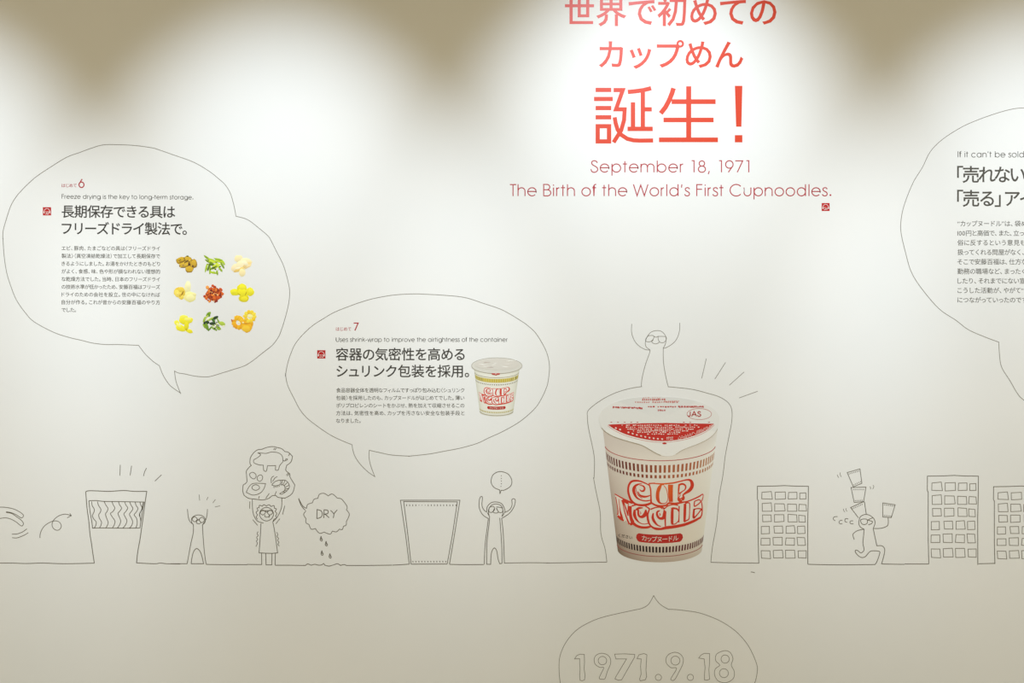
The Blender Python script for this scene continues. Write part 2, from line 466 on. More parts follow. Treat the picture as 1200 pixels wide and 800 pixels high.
# outlined date
t = thing('outlined_date', 'hollow hand-drawn date 1971.9.18 inside the bottom bubble', 'lettering', 768, 782)
def digit(items):
    P = Print()
    for ox, txt, kind in items:
        if kind == 'o':
            x, y, r = map(float, txt.split(',')); P.stroke(circ(ox + x / 6.667, 680 + y / 6.667, r / 6.667, n=22), .58, closed=True)
        else:
            pts = S(ox, 680, 6.667, txt)[0]
            P.stroke(smooth(pts, True, 4) if kind == 'c' else pts, .58, closed=True)
    P.build('outlined_digit', M_THIN, t)
digit([(640, "222,612 240,585 265,575 298,577 300,640 297,690 304,740 300,775 280,783 265,778 262,740 265,690 262,640 262,610", 's')])
digit([(640, "440,568 475,578 500,605 503,650 480,705 460,765 440,770 415,765 425,735 450,680 420,678 385,655 375,620 385,590 410,572", 'c'), (640, "440,625,33", 'o')])
digit([(640, "535,575 610,572 692,577 690,600 590,775 565,778 538,768 545,750 628,612 545,612", 's')])
digit([(640, "710,610 725,580 765,570 787,580 783,640 780,700 785,750 775,775 735,783 730,770 742,730 738,670 743,612", 's')])
digit([(640, "877,756,24", 'o')])
digit([(640, "1005,560 1045,572 1070,605 1068,650 1040,710 1003,775 975,775 980,755 1020,685 975,680 940,645 938,605 960,575", 'c'), (640, "1010,625,35", 'o')])
digit([(640, "1127,756,24", 'o')])
digit([(740, "525,605 545,580 570,568 610,570 610,640 605,700 610,770 590,778 570,775 570,740 575,680 568,612", 's')])
digit([(740, "725,548 770,560 793,610 780,660 803,710 795,765 740,797 680,785 650,740 655,690 690,660 658,625 665,575", 'c'), (740, "732,613,32", 'o'), (740, "722,723,35", 'o')])

# ------------------------------------------------------------------ lettering inside the bubbles
def jp_thing(name, label, rows, G, m, part, split=False):
    """rows: (text, em, x0, yc, x1, slope)"""
    t = thing(name, label, 'lettering', rows[0][2] + 40, sum(r[3] for r in rows) / len(rows))
    for txt, em, x0, yc, x1, sl in rows:
        ps = glyph_prints(G.line(txt, em, x0, yc, x1, sl))
        if split:
            for P in ps: P.build(part, m, t)
        else: merge(ps).build(part, m, t)
    return t
jp_thing('bubble_heading', 'dark two-line Japanese heading beside the food pictures in the left bubble',
         [(H6[0], 15.9, 72.3, 248, 205.3, .004), (H6[1], 15.9, 72.3, 267.8, 219, .004)], G_M, M_DARK, 'character', True)
jp_thing('bubble_heading', 'dark two-line Japanese heading left of the small cup picture',
         [(H7[0], 15.9, 393.4, 415.3, 544.6, 0), (H7[1], 15.9, 394.2, 435, 549.8, 0)], G_M, M_DARK, 'character', True)
jp_thing('bubble_heading', 'larger dark grey Japanese heading opening with corner brackets at the right edge',
         [(H8[0], 21, 1121.6, 204.8, 1201.5, 0), (H8[1], 21, 1121.6, 232.8, 1212, 0)], G_M, M_GREY, 'character', True)
jp_thing('bubble_paragraph', 'small grey nine-line Japanese paragraph left of the food pictures',
         [(tx, 5.75, 72.2, 290.8 + 9.03 * i, 187.6 if i < 8 else 89, .003) for i, tx in enumerate(B6)], G_R, M_GREY, 'text_line')
jp_thing('bubble_paragraph', 'small grey five-line Japanese paragraph under the middle bubble heading',
         [(tx, 5.75, 393.9, 457.2 + 8.93 * i, 544.2 if i < 4 else 422.6, 0) for i, tx in enumerate(B7)], G_R, M_GREY, 'text_line')
xe = [1203, 1200, 1201.5, 1200, 1203.5, 1201.5, 1209, 1206, 1204]
jp_thing('bubble_paragraph', 'nine-line grey Japanese paragraph cut off by the right edge of the picture',
         [(tx, 7.4, 1122, 262 + 11.18 * i, xe[i], 0) for i, tx in enumerate(B8)], G_R, M_MID, 'text_line')
for lab, txt, x0, x1, base, cap, sl, m in (
        ('thin grey English line about freeze drying above the left heading', "Freeze drying is the key to long-term storage.", 72.5, 226, 232.6, 5.0, .006, M_MID),
        ('thin grey English line about shrink-wrap above the middle heading', "Uses shrink-wrap to improve the airtightness of the container", 393.9, 594.6, 400.2, 5.0, 0, M_MID),
        ('thin grey English line starting If it can\'t be sold at the right edge', "If it can't be sold", 1122.6, 1199.3, 184.2, 6.9, 0, M_MID)):
    P = merge([p for _, p in latin(txt, x0, x1, base, cap, .62 if cap < 6 else .75, sl)])
    tag(P.build('english_caption', m), lab, 'lettering')
for (x0, x1, yc, n, nx0, nx1, nb, nc, lab) in (
        (72.3, 89.8, 217.3, '6', 92.6, 99.4, 219.6, 9.9, 'tiny red Japanese word and numeral 6 at the top of the left bubble'),
        (393.7, 411.5, 385.4, '7', 414.4, 421.2, 387.2, 8.9, 'tiny red Japanese word and numeral 7 at the top of the middle bubble')):
    t = thing('chapter_mark', lab, 'lettering', (x0 + nx1) / 2, yc)
    merge(glyph_prints(G_R.line(HJ, 4.9, x0, yc, x1))).build('small_word', M_CRIM, t)
    merge([p for _, p in latin(n, nx0, nx1, nb, nc, 1.25)]).build('numeral', M_CRIM, t)

# red audio-guide badges
for x, y, s, num, lab in ((50.3, 242.7, 9.6, '32', 'small red square headphone badge numbered 32 beside the left heading'),
                          (371.7, 410.2, 9.7, '33', 'small red square headphone badge numbered 33 beside the middle heading'),
                          (962.9, 237.8, 9.3, '34', 'small red square headphone badge numbered 34 below the English title')):
    t = thing('guide_badge', lab, 'sign', x + s / 2, y + s / 2)
    P = Print(); P.poly([(x, y), (x + s, y), (x + s, y + s), (x, y + s)]); P.build('badge_plate', M_BADGE, t)
    P = Print(); P.stroke([(x + s * a, y + s * b) for a, b in ((.16, .6), (.17, .42), (.27, .25), (.42, .17), (.58, .17), (.73, .25), (.83, .42), (.84, .6))], .42, layer=1)
    for cx in (.15, .85): P.poly([(x + s * (cx - .06), y + s * .5), (x + s * (cx + .06), y + s * .5), (x + s * (cx + .06), y + s * .74), (x + s * (cx - .06), y + s * .74)], layer=2)
    P.build('headphone_symbol', M_WHITE, t)
    Q = merge([p for _, p in latin(num, x + s * .3, x + s * .72, y + s * .86, s * .32, .42)])
    Q.v = [(a, b, T0 + .0003) for a, b, c in Q.v]; Q.build('badge_number', M_WHITE, t)

# ------------------------------------------------------------------ printed photographs of food
def shade(c, k): return tuple(max(0, min(1, v * k)) for v in c)
def food(label, pieces, name='food_picture'):
    """pieces: (x, y, rx, ry, rot, colour) in 6.667x crop units from (190, 280); drawn in order"""
    P = Print(); rnd = random.Random(hash(len(pieces)) + len(label))
    for i, (x, y, rx, ry, rot, c) in enumerate(pieces):
        ly = i * .05
        cx, cy = 190 + x / 6.667, 280 + y / 6.667
        pts = [(px + (px - cx) * rnd.uniform(-.12, .12), py + (py - cy) * rnd.uniform(-.12, .12)) for px, py in circ(cx, cy, rx / 6.667, ry / 6.667, rot, 12)]
        P.micro = False; base = rgb(c); base = (min(1, base[0] * 1.08), min(1, base[1] * 1.05), base[2] * .85)
        P.add([(cx, cy)] + pts, [(0, k + 1, (k + 1) % 12 + 1) for k in range(12)],
              (lambda v, b=base, cy=cy, h=ry / 6.667: shade(b, 1.0 + .18 * max(-1, min(1, (cy - v[1]) / max(h, .5))))), ly)
    tag(P.build(name, M_INK), label, 'picture', 'food pictures in the left bubble')
def scatter(cx, cy, rx, ry, n, r0, r1, cols, seed, asp=(.5, 1)):
    q = random.Random(seed); out = []
    for i in range(n):
        a = q.uniform(0, 6.28); d = math.sqrt(q.random())
        r = q.uniform(r0, r1); out.append((cx + math.cos(a) * d * rx, cy + math.sin(a) * d * ry, r, r * q.uniform(*asp), q.uniform(0, 180), q.choice(cols)))
    return out
food('pile of brown-yellow meat bits, top left of the nine food pictures',
     [(150, 165, 42, 24, -10, '8A6A12'), (150, 158, 36, 17, -12, 'C9A520'), (130, 182, 20, 14, 30, 'B08A1C'), (205, 160, 34, 25, 20, '9A7A1E'), (203, 155, 28, 18, 20, 'CFA92A'),
      (198, 134, 11, 6, 0, '6A6410'), (245, 195, 30, 37, 10, 'A07E1E'), (246, 188, 22, 26, 10, 'CCA62C'), (176, 200, 42, 26, -18, '8C6C1C'), (172, 198, 36, 19, -18, 'D2AE34'),
      (165, 205, 9, 6, 0, 'A07A4A'), (213, 236, 34, 27, 0, '9E7C1A'), (213, 234, 29, 21, 0, 'D0AA2C'), (212, 195, 8, 14, 0, '3C1C10'), (190, 176, 22, 4, -35, '4A3416'), (238, 212, 10, 8, 0, '5A3A18')]
     + scatter(185, 190, 60, 45, 22, 4, 8, ['E2C24A', '8E6C16', 'B8902A', 'D9B53C'], 3))
food('pile of green chopped beans, top middle of the nine food pictures',
     [(x, y, 38, 9, r, c) for x, y, r, c in ((355, 150, 40, '86A01C'), (390, 165, 22, 'A9C42A'), (400, 178, 18, 'C6DA3E'), (450, 175, 8, 'BFD62E'), (370, 180, 30, '6E8A16'), (440, 160, 15, '9BB822'))]
     + [(x, y, rx, 8, r, c) for x, y, rx, r, c in ((345, 225, 34, -78, 'A8C42A'), (365, 220, 30, -70, '5E7C12'), (375, 245, 34, -85, '9ABA22'), (470, 205, 30, 60, '7E9C1A'), (455, 235, 28, 55, '98B424'),
        (430, 215, 34, -38, 'C2D832'), (400, 225, 32, -25, '3E5A0C'), (400, 262, 30, 10, 'AFCB28'), (430, 262, 20, 80, '8CAA1E'), (385, 200, 36, 5, '54720F'), (415, 205, 30, -30, 'CADC40'), (478, 185, 22, 60, 'ACC82C'))]
     + scatter(410, 210, 62, 50, 14, 4, 9, ['2F470A', 'D2E24A', '9DBB22'], 5, (.3, .6)))
food('pale pinkish-cream flakes, top right of the nine food pictures',
     [(598, 155, 34, 30, 0, 'F0E2BC'), (655, 172, 48, 24, 10, 'F3E8C8'), (572, 225, 34, 30, -20, 'F3E3C4'), (625, 205, 46, 42, 0, 'F4E9CC'), (665, 205, 40, 20, -30, 'EBCF98'), (600, 240, 44, 14, -20, 'E8C878'),
      (625, 262, 26, 30, 0, 'F2E3BA'), (648, 190, 30, 14, 30, 'F5ECD6'), (676, 212, 24, 10, -30, 'F0D7AE'), (590, 228, 26, 8, -15, 'F6ECD8'), (575, 252, 14, 4, -25, 'DDB868')])
food('yellow fish-paste wedge with two pale flakes, middle left food picture',
     [(200, 375, 26, 50, 5, 'F1EDBE'), (205, 360, 16, 32, 5, 'F5F1CE'), (215, 450, 50, 40, 0, 'EFE8A6'), (220, 455, 34, 24, 0, 'F3EDBA'), (250, 432, 18, 12, 30, 'F0E8B0'),
      (138, 420, 44, 42, 20, 'DDBE46'), (125, 425, 34, 28, 30, 'EFD765'), (150, 395, 24, 22, 0, 'E8CC4E'), (150, 455, 20, 18, 0, 'EAD05C'), (158, 425, 5, 22, 30, '9A7418'), (120, 425, 10, 9, 0, 'F4E07C'), (142, 440, 8, 12, 20, 'D2AE36')])
food('heap of reddish-orange cubed meat, centre of the nine food pictures',
     [(400, 430, 62, 52, 0, 'A8430F')] + scatter(400, 428, 72, 66, 46, 9, 16, ['D8641A', 'B23C0C', 'E87E2A', '8A2208', 'C8501A', 'F0A050'], 11, (.6, 1))
     + scatter(400, 432, 60, 52, 20, 4, 8, ['5A1406', 'F2C08A', 'E88A36', '7A1C08'], 12))
food('four bright yellow egg pieces in a cross, middle right food picture',
     [(568, 415, 38, 28, 5, 'E6E01C'), (625, 385, 38, 40, 0, 'E4DC12'), (686, 412, 33, 35, 0, 'E8E01E'), (640, 460, 40, 36, 0, 'DCD010'), (624, 415, 32, 34, 0, 'EEE520'), (625, 375, 24, 20, 0, 'F2EA32'),
      (642, 466, 26, 18, 0, 'EADF2A'), (692, 405, 20, 20, 0, 'F0E838'), (560, 410, 22, 14, 0, 'EEE630'), (655, 425, 4, 18, 20, 'B8A810'), (600, 430, 16, 4, 30, 'C0B014')])
food('pale yellow curled egg strips, bottom left of the nine food pictures',
     [(168, 612, 32, 20, 0, 'F0EA5A'), (210, 635, 34, 24, -10, 'EAE13C'), (170, 645, 46, 22, 25, 'E6DE28'), (115, 655, 22, 20, 50, 'F0E84C'), (145, 695, 40, 26, 20, 'EBE22C'), (190, 680, 18, 34, 0, 'E2D820'),
      (212, 718, 30, 15, 20, 'EADF28'), (200, 625, 28, 12, 0, 'F4F07E'), (130, 672, 24, 10, 40, 'F6F292'), (190, 705, 8, 10, 0, 'C0B018')])
food('dark green leek slices with white gaps, bottom middle food picture',
     [(x, y, rx, ry, r, c) for x, y, rx, ry, r, c in ((362, 588, 24, 14, -50, '7FA024'), (366, 592, 16, 9, 60, '5E8A18'), (330, 630, 26, 9, 110, '9CB83A'), (345, 612, 26, 6, -50, 'B6CC60'), (380, 625, 40, 8, -25, 'A4BE42'),
      (418, 615, 24, 12, -25, '1E3A1E'), (402, 640, 22, 9, 50, '3F6A22'), (345, 655, 26, 15, -20, '1C3420'), (390, 660, 20, 13, 0, '243E26'), (350, 685, 32, 12, 70, '6E9428'), (330, 680, 22, 8, 60, '8EAE34'),
      (440, 640, 28, 6, 60, '7C9E34'), (468, 660, 26, 16, 20, 'AFC84E'), (440, 695, 22, 14, 30, '94B43A'), (405, 700, 30, 8, 30, '7EA22C'), (375, 700, 24, 6, -50, '5C8420'), (410, 680, 12, 10, 0, 'EEF0E2'), (425, 655, 10, 7, 60, 'F0F2E6'), (358, 625, 12, 6, 0, 'EEF0E0'), (480, 680, 10, 6, 0, 'EEF0DC'))]
     + scatter(395, 660, 65, 40, 18, 4, 8, ['2A4A1E', 'A6C046', '6C9226', '16301C'], 21, (.4, .9)))
def shrimp(cx, cy, r, w, a0, a1, c, n=7):
    return [(cx + r * math.cos(math.radians(a0 + (a1 - a0) * i / (n - 1))), cy + r * math.sin(math.radians(a0 + (a1 - a0) * i / (n - 1))), w, w * .8, a0 + (a1 - a0) * i / (n - 1), c[i % len(c)]) for i in range(n)]
food('orange-yellow curled shrimp, bottom right of the nine food pictures',
     shrimp(600, 650, 40, 19, 190, 40, ['E09A10', 'EDB41C', 'E8A616']) + shrimp(590, 650, 34, 20, 250, 340, ['F0C02A', 'E8AC18']) + [(665, 665, 52, 36, 0, 'E4A814'), (660, 690, 46, 40, 0, 'EBB41E'), (655, 700, 32, 26, 0, 'F2C63A'), (655, 660, 34, 4, 0, 'C88010')]
     + shrimp(685, 605, 36, 17, 0, 330, ['F4DC4A', 'EFC82C', 'F2D23C'], 10) + [(690, 603, 20, 15, 0, 'F8EFA8'), (600, 652, 9, 9, 0, 'F6EFD2'), (632, 652, 8, 7, 0, 'F4E6B0'), (545, 635, 5, 10, -20, 'B85C14')])

# ------------------------------------------------------------------ printed photograph of the noodle cup
def cup(tf, big):
    """tf maps big-cup wall pixels to the place of this cup; returns prints to build"""
    R = {}
    def P(n): return R.setdefault(n, Print())
    k = 1 if big else tf((1, 0))[0] - tf((0, 0))[0]
    def mp(pts): return [tf(p) for p in pts]
    # body as a warped grid. v 0..1 down the wall of the cup, u -90..90 degrees round it
    def body(u, v):
        v_ = v
        y = 503 + (643.5 - 503) * v_; xl = 706.5 + (723.7 - 706.5) * v_; xr = 841 + (822.5 - 841) * v_
        cx, hw = (xl + xr) / 2, (xr - xl) / 2; sag = (.285 + .02 * v_) * hw
        return (cx + hw * math.sin(math.radians(u)), y + sag * math.cos(math.radians(u)))
    NU, NV = 28, 14
    def bcol(u, v):
        l = max(0, -u / 90); r = max(0, u / 90)
        if big:
            base = (233 - 10 * v, 226 - 15 * v, 213 - 22 * v)
            d = l ** 1.5 * (.06 + .32 * v) + max(0, v - .84) * 1.1 * (1 - .5 * r) + (.06 * (1 - v / .12) if v < .12 else 0)
            e = 1 - d; f = r ** 2
            return rgb((min(255, base[0] * e * (1 + .03 * f)), base[1] * e * (1 - .25 * d) * (1 + .07 * f), base[2] * (e - .25 * d) * (1 + .1 * f)))
        d = abs(u / 90) ** 3 * .16 + max(0, v - .9) * .5
        return rgb((232 * (1 - d), 230 * (1 - d), 216 * (1 - d * 1.3)))
    g = P('cup_body'); uv = []
    for j in range(NV + 1):
        for i in range(NU + 1): uv.append((-90 + 180 * i / NU, -.12 + 1.12 * j / NV))
    pts = [body(*q) for q in uv]; W_ = NU + 1
    b = len(g.v); m = mp(pts); lut = {}
    for p, q in zip(m, uv): lut[(round(p[0], 4), round(p[1], 4))] = bcol(q[0], max(0, q[1]))
    g.add(m, [(j * W_ + i, j * W_ + i + 1, (j + 1) * W_ + i + 1, (j + 1) * W_ + i) for j in range(NV) for i in range(NU)],
          lambda v: lut.get((round(v[0], 4), round(v[1], 4)), (.6, .55, .45)))
    def vy(yc): return (yc - 503 - 19) / (643.5 - 503)        # photo y on the centre line -> v (about)
    def band(yc, h, n, umax, w, name, col):
        for i in range(n):
            u = -umax + 2 * umax * i / (n - 1); du = w / 2
            v0 = solve(yc); v1 = solve(yc + h)
            P(name).poly(mp([body(u - du, v0), body(u + du, v0), body(u + du, v1), body(u - du, v1)]), col(u), 1)
    def solve(y):
        lo, hi = -.2, 1.3
        for _ in range(30):
            mid = (lo + hi) / 2
            if body(0, mid)[1] < y: lo = mid
            else: hi = mid
        return lo
    def hoop(yc, w, name, c):
        v = solve(yc); P(name).stroke(mp([body(-84 + 168 * i / 30, v) for i in range(31)]), w * k, c, 1)
    if big:
        c1 = lambda u: rgb((95 + 75 * min(1, max(0, (u + 50) / 60)), 32 + 62 * min(1, max(0, (u + 50) / 60)), 20 + 34 * min(1, max(0, (u + 50) / 60)))) if u < 45 else rgb((178, 120, 78))
        band(545, 8.7, 35, 82, 2.45, 'upper_band', c1)
        band(556.6, 3.8, 35, 82, 2.45, 'upper_band', c1)
        c2 = lambda u: rgb((42, 22, 20)) if u < -5 else rgb((42 + 50 * min(1, (u + 5) / 35), 24 + 10 * min(1, (u + 5) / 35), 22 + 16 * min(1, (u + 5) / 35)))
        band(640.5, 6.8, 39, 84, 2.5, 'lower_band', c2)
        hoop(539.7, .75, 'upper_band', rgb('B23A3A')); hoop(651.8, .7, 'lower_band', rgb('9A4A46'))
    else:
        gold = lambda u: rgb('C4AC2C') if abs(u) < 40 else rgb('A08E38')
        v0, v1 = solve(534), solve(547)
        P('upper_band').add(mp([body(-80 + 160 * i / 24, v) for i in range(25) for v in (v0, v1)]), [(2 * i, 2 * i + 1, 2 * i + 3, 2 * i + 2) for i in range(24)], rgb('D2C67C'), 1)
        band(535, 11, 27, 78, 3.6, 'upper_band', gold)
        band(552, 3.5, 27, 78, 2.6, 'upper_band', lambda u: rgb('6E6250'))
        band(644, 4.5, 27, 78, 3.2, 'lower_band', lambda u: rgb('B0A038'))
        hoop(530, 1.2, 'upper_band', rgb('8C8260')); hoop(656, 1.2, 'lower_band', rgb('8C7E5C'))
    # ---- swirl lettering of the cup
    RED = (lambda v: rgb((204 + 18 * math.exp(-((v[0] - 779) / 20) ** 2 - ((v[1] - 572) / 18) ** 2), 46 + 48 * math.exp(-((v[0] - 779) / 20) ** 2 - ((v[1] - 572) / 18) ** 2), 20))) if big else rgb('D2341E')
    CR = rgb('E6DFD0') if big else rgb('EDEAE0')
    L = P('cup_lettering')
    def l1(t): return mp(S(715, 555, 11.43, t)[0])
    def l2(t): return mp(S(765, 555, 11.43, t)[0])
    def vs(f, t, col, ly, smo=True):
        arr = [a.split(',') for a in t.split()]
        p3 = [(float(a), float(b_), float(c)) for a, b_, c in arr]
        pts = f(' '.join('%g,%g' % (a, b_) for a, b_, _ in p3)); ws = [c / 11.43 * k * (1.22 if big else 1.15) for _, _, c in p3]
        if smo and len(pts) > 2:
            q = smooth([(x, w) for x, w in zip([p[0] for p in pts], ws)], False, 4); r = smooth(pts, False, 4)
            ws = [max(.05, a[1]) for a in q]; pts = r
        L.stroke(pts, ws, col, ly)
    sil = (S(715, 555, 11.43, "285,378 262,330 240,250 238,180 262,108 310,88 370,90 440,112 500,140 520,120 600,124")[0]
           + S(765, 555, 11.43, "100,128 180,124 280,112 380,90 460,74 510,78 543,115 538,172 510,215 455,262 425,295 428,335 405,378 460,368 540,335 630,292 668,264 672,300 658,360 662,450 655,540 630,592 560,645 450,690 300,725 170,735 90,742 20,730")[0]
           + S(715, 555, 11.43, "500,728 420,715 355,692 312,672 272,692 235,660 215,625 185,640 100,575 95,540 105,505 85,350 60,262 120,298 190,335 262,366")[0])
    L.poly(mp(sil), CR, 2)
    for f, block in ((l1, '''520,150,14 470,125,14 400,98,18 330,92,22 280,108,24 248,160,22 242,230,22 258,300,22 290,365,24 350,408,22 430,420,26 500,410,26 560,386,22
430,135,6 390,136,14 338,160,26 315,210,34 328,270,30 360,322,20 420,352,14 480,362,14 545,352,12
392,152,6 440,162,16 462,195,20 445,228,22 412,228,14 396,205,6
370,235,10 395,280,16 440,303,24 490,303,18 535,288,10
345,180,5 350,230,7 380,290,9 430,328,6
520,140,16 540,200,16 546,300,16 548,385,22
515,130,14 600,124,12
60,268,10 130,308,12 200,345,14 290,388,22
75,310,8 95,420,8 106,500,10 100,548,14
102,560,22 140,596,28 182,628,16
115,335,5 125,430,8 135,500,14 152,570,24 166,612,18
158,350,14 178,430,10 195,510,12 225,600,16 258,675,20
165,345,18 200,370,26 225,385,26 245,400,12
172,360,14 205,450,14 240,562,12
244,400,8 238,480,10 238,562,14
265,430,40 268,520,34 282,600,34 300,650,40 266,682,20
225,372,8 300,396,14
290,430,16 350,414,14 430,414,12 500,448,14 530,475,18
300,650,30 350,692,28 420,715,26 500,715,24 550,700,20
330,478,22 325,540,34 345,600,26 390,650,12 450,672,8 512,662,10
345,482,20 385,458,24 440,455,8
376,480,22 378,545,22 400,572,24 435,572,34 472,535,42 478,480,16
402,505,7 412,528,7 400,540,8
495,530,28 505,600,22 520,655,18
528,470,16 504,540,18 502,610,18 522,665,18 562,712,20 620,735,26 690,737,24
578,525,16 570,590,28 600,650,26 640,690,14 682,704,8'''), (l2, '''0,127,12 120,134,14 250,125,16 350,104,14 450,80,16 500,86,26 524,120,36 524,170,38 490,220,36 440,255,24 406,285,18 415,320,22 398,352,26
150,150,8 118,145,16 88,185,38 66,250,38 65,330,38 88,382,22 125,398,12 178,388,8 202,330,8 196,270,8 180,200,8 150,158,8
-20,388,20 40,420,20 110,430,20 180,420,20 215,392,20 300,398,22 400,380,20
238,145,56 236,250,52 242,375,44
352,140,20 345,220,18 341,300,10 345,345,26 388,372,36
350,148,22 395,134,20 430,150,18 440,182,16 425,215,12 385,242,12 352,268,24
360,268,8 366,292,8 348,318,7 370,332,12 400,320,18 415,298,20
400,380,16 460,370,14 540,340,14 620,302,14 668,272,10 672,312,8 655,362,12
-30,475,16 30,452,14 90,446,12 132,470,10
75,495,20 56,520,22 62,562,24 92,595,26 140,588,34 156,520,32 150,482,12
60,505,14 95,490,12
88,528,9 100,545,9 88,558,8
168,500,22 166,600,18 168,700,14
60,436,20 140,452,14 150,470,12 200,430,12 270,412,12 340,420,14
262,452,28 258,560,32 258,668,28
262,458,20 325,470,18 346,505,10
352,430,16 352,540,10 346,650,16
250,672,16 300,670,10 342,630,10
432,400,28 428,520,30 424,640,24
432,396,14 490,392,12 492,500,9 485,598,12 450,625,14 418,645,12
560,362,12 556,432,14 600,412,12 640,372,12 620,346,12 562,366,12
552,470,20 545,582,24 582,560,14 630,500,12 650,472,16 600,464,12 550,476,16
648,366,10 661,440,12 656,540,14 630,592,18
100,742,20 170,722,32 300,705,32 430,677,30 550,630,28 642,580,18''')):
        for row in block.split('\n'): vs(f, row, RED, 3)
    # badge under the lettering, curved with the cup
    v0, v1 = solve(626.3), solve(636.3)
    bp = []
    us = [-27 + 54 * i / 14 for i in range(15)]
    top = [body(u, v0) for u in us]; bot = [body(u, v1) for u in us]
    # this badge sits a touch left of the axis, as photographed
    top = [(x - .4, y) for x, y in top]; bot = [(x - .4, y) for x, y in bot]
    endL = [(bot[0][0] - 2.2, bot[0][1] - 1.6), (top[0][0] - 3.2, (top[0][1] + bot[0][1]) / 2), (top[0][0] - 2.4, top[0][1] + 1.5)]
    endR = [(top[-1][0] + 2.4, top[-1][1] + 1.5), (top[-1][0] + 3.2, (top[-1][1] + bot[-1][1]) / 2), (bot[-1][0] + 2.2, bot[-1][1] - 1.6)]
    P('cup_badge').poly(mp(top + endR + bot[::-1] + endL), rgb('B81E14'), 1)
    gl = G_M.line(BADGE, 7.2, 752, 631.2, 795)
    for ch, vsx, fs in gl:
        q = []
        for x, y, *_ in vsx:
            u = (x - 773) / 50.0; q.append((x, y + 17.2 * (math.sqrt(max(0, 1 - u * u * 1.1)) - 1) * 1.0 + .5))
        P('badge_lettering').add(mp(q), fs, rgb('F2E6D4'), 2)
    # ---- lid
    lid = P('cup_lid')
    if big:
        rim = [(702, 492), (702.3, 486), (706, 480), (716, 473), (732, 467.8), (752, 465), (776, 464.6), (800, 466.5), (820, 471), (834, 477.5), (842, 486), (842.6, 494), (841.5, 500),
               (838, 507), (830, 514), (818, 520), (806, 524.5), (798, 528), (792, 532), (785, 534.5), (777, 534), (769, 531), (762, 527), (752, 521.5), (738, 517.5), (722, 512.5), (712, 507.5), (705, 501)]
        rs = smooth(rim, True, 3)
        cx, cy = 773, 492
        lid.add([(cx, cy)] + rs, [(0, i + 1, (i + 1) % len(rs) + 1) for i in range(len(rs))],
                lambda v: rgb((238, 236, 229)) if v[1] > 505 else (rgb((222, 222, 217)) if v[1] < 470 else rgb((230, 229, 223))), 3)
        sh = [p for p in rs if p[1] > 500 and p[0] < 775]
        lid.stroke(sorted(sh), .8, rgb('A89C86'), 4)
        sh = [p for p in rs if p[1] > 500 and p[0] > 790]
        lid.stroke(sorted(sh), .6, rgb('BDB4A2'), 4)
        D = P('lid_print')
        q6 = lambda t: S(680, 440, 6, t)[0]
        seg = q6("195,345 225,342") + q6("450,334 600,332 760,335 940,338") + smooth(q6("940,338 900,375 830,410 740,440 640,456 540,458 430,442 320,412 240,375 195,345"), False, 3)[1:-1]
        D.poly(seg, rgb('C4261C'), 4)
        # lip line round the red field
        D.stroke(smooth(q6("192,352 240,385 320,422 430,452 540,467 640,464 740,448 830,420 900,384 944,345"), False, 3), .4, rgb('D06A60'), 4)
        rr = random.Random(4)
        wt = rgb('F0DAD0')
        def dashes(x0, x1, y, n, h, c, bend=0, ly=5):
            for i in range(n):
                if rr.random() < .12: continue
                x = x0 + (x1 - x0) * i / n; w_ = (x1 - x0) / n * rr.uniform(.45, .85); yy = y + bend * (((x - 566) / 370) ** 2) + rr.uniform(-1.5, 1.5); hh = h * rr.uniform(.6, 1.1)
                D.poly(q6(f"{x},{yy - hh/2} {x + w_},{yy - hh/2} {x + w_},{yy + hh/2} {x},{yy + hh/2}"), c, ly)
        for y, a, b_, n in ((348, 290, 830, 34), (362, 320, 840, 36), (375, 330, 800, 32), (387, 370, 760, 26), (398, 400, 720, 20), (410, 470, 690, 14)): dashes(a, b_, y, n, 7, wt)
        for i in range(12):                                     # curved row of white characters along the rim, left
            tt = i / 11; x = 250 + tt * 325; y = 368 + 78 * math.sin(tt * 1.45); 
            if i in (2,): continue
            D.poly(circ(*q6(f"{x},{y}")[0], 1.25, .95, 20, 7), wt, 5)
        dashes(606, 655, 434, 4, 8, wt); dashes(606, 655, 445, 4, 7, wt)
        for i in range(30):
            tt = i / 29; x = 690 + tt * 235; y = 437 - 85 * tt ** 1.25
            for dy in (-8, 2, 11):
                if rr.random() < .75: D.poly(circ(*q6(f"{x},{y + dy * (1 - .3 * tt)}")[0], .5, .55, 30, 5), wt, 5)
        c = rgb('B83028')
        dashes(228, 440, 230, 24, 13, c, -10); dashes(228, 440, 227, 20, 9, c, -10); dashes(475, 680, 218, 12, 10, c); dashes(688, 868, 219, 30, 13, c); dashes(688, 868, 216, 20, 9, c)
        dashes(435, 600, 168, 12, 14, rgb('C46A60')); dashes(385, 690, 186, 20, 10, rgb('CC8078')); dashes(590, 700, 180, 8, 7, rgb('CC8880')); dashes(545, 600, 244, 5, 14, c)
        dashes(440, 570, 155, 8, 6, rgb('D8A8A0'))
        for x in (218, 265, 312, 358, 402, 728, 773, 905): D.poly(circ(*q6(f"{x},{327}")[0], 1.2, .45, 0, 8), rgb('B8504A'), 4)
        D.poly(circ(*q6("592,476")[0], 2.6, 1.05, 0, 12), rgb('BC2A22'), 4)
        D.stroke(circ(*q6("836,270")[0], 14.4, 6.5, 0, 30), .45, rgb('B8443C'), 4, True)
        J = merge([p for _, p in latin('JAS', 680 + 755 / 6, 680 + 842 / 6, 440 + 286 / 6, 5.6, 1.1)])
        J.v = [(a, b_, T0 + .001) for a, b_, _ in J.v]; J.c = [rgb('B23028')] * len(J.f); R['lid_mark'] = J
        D2 = P('side_print')
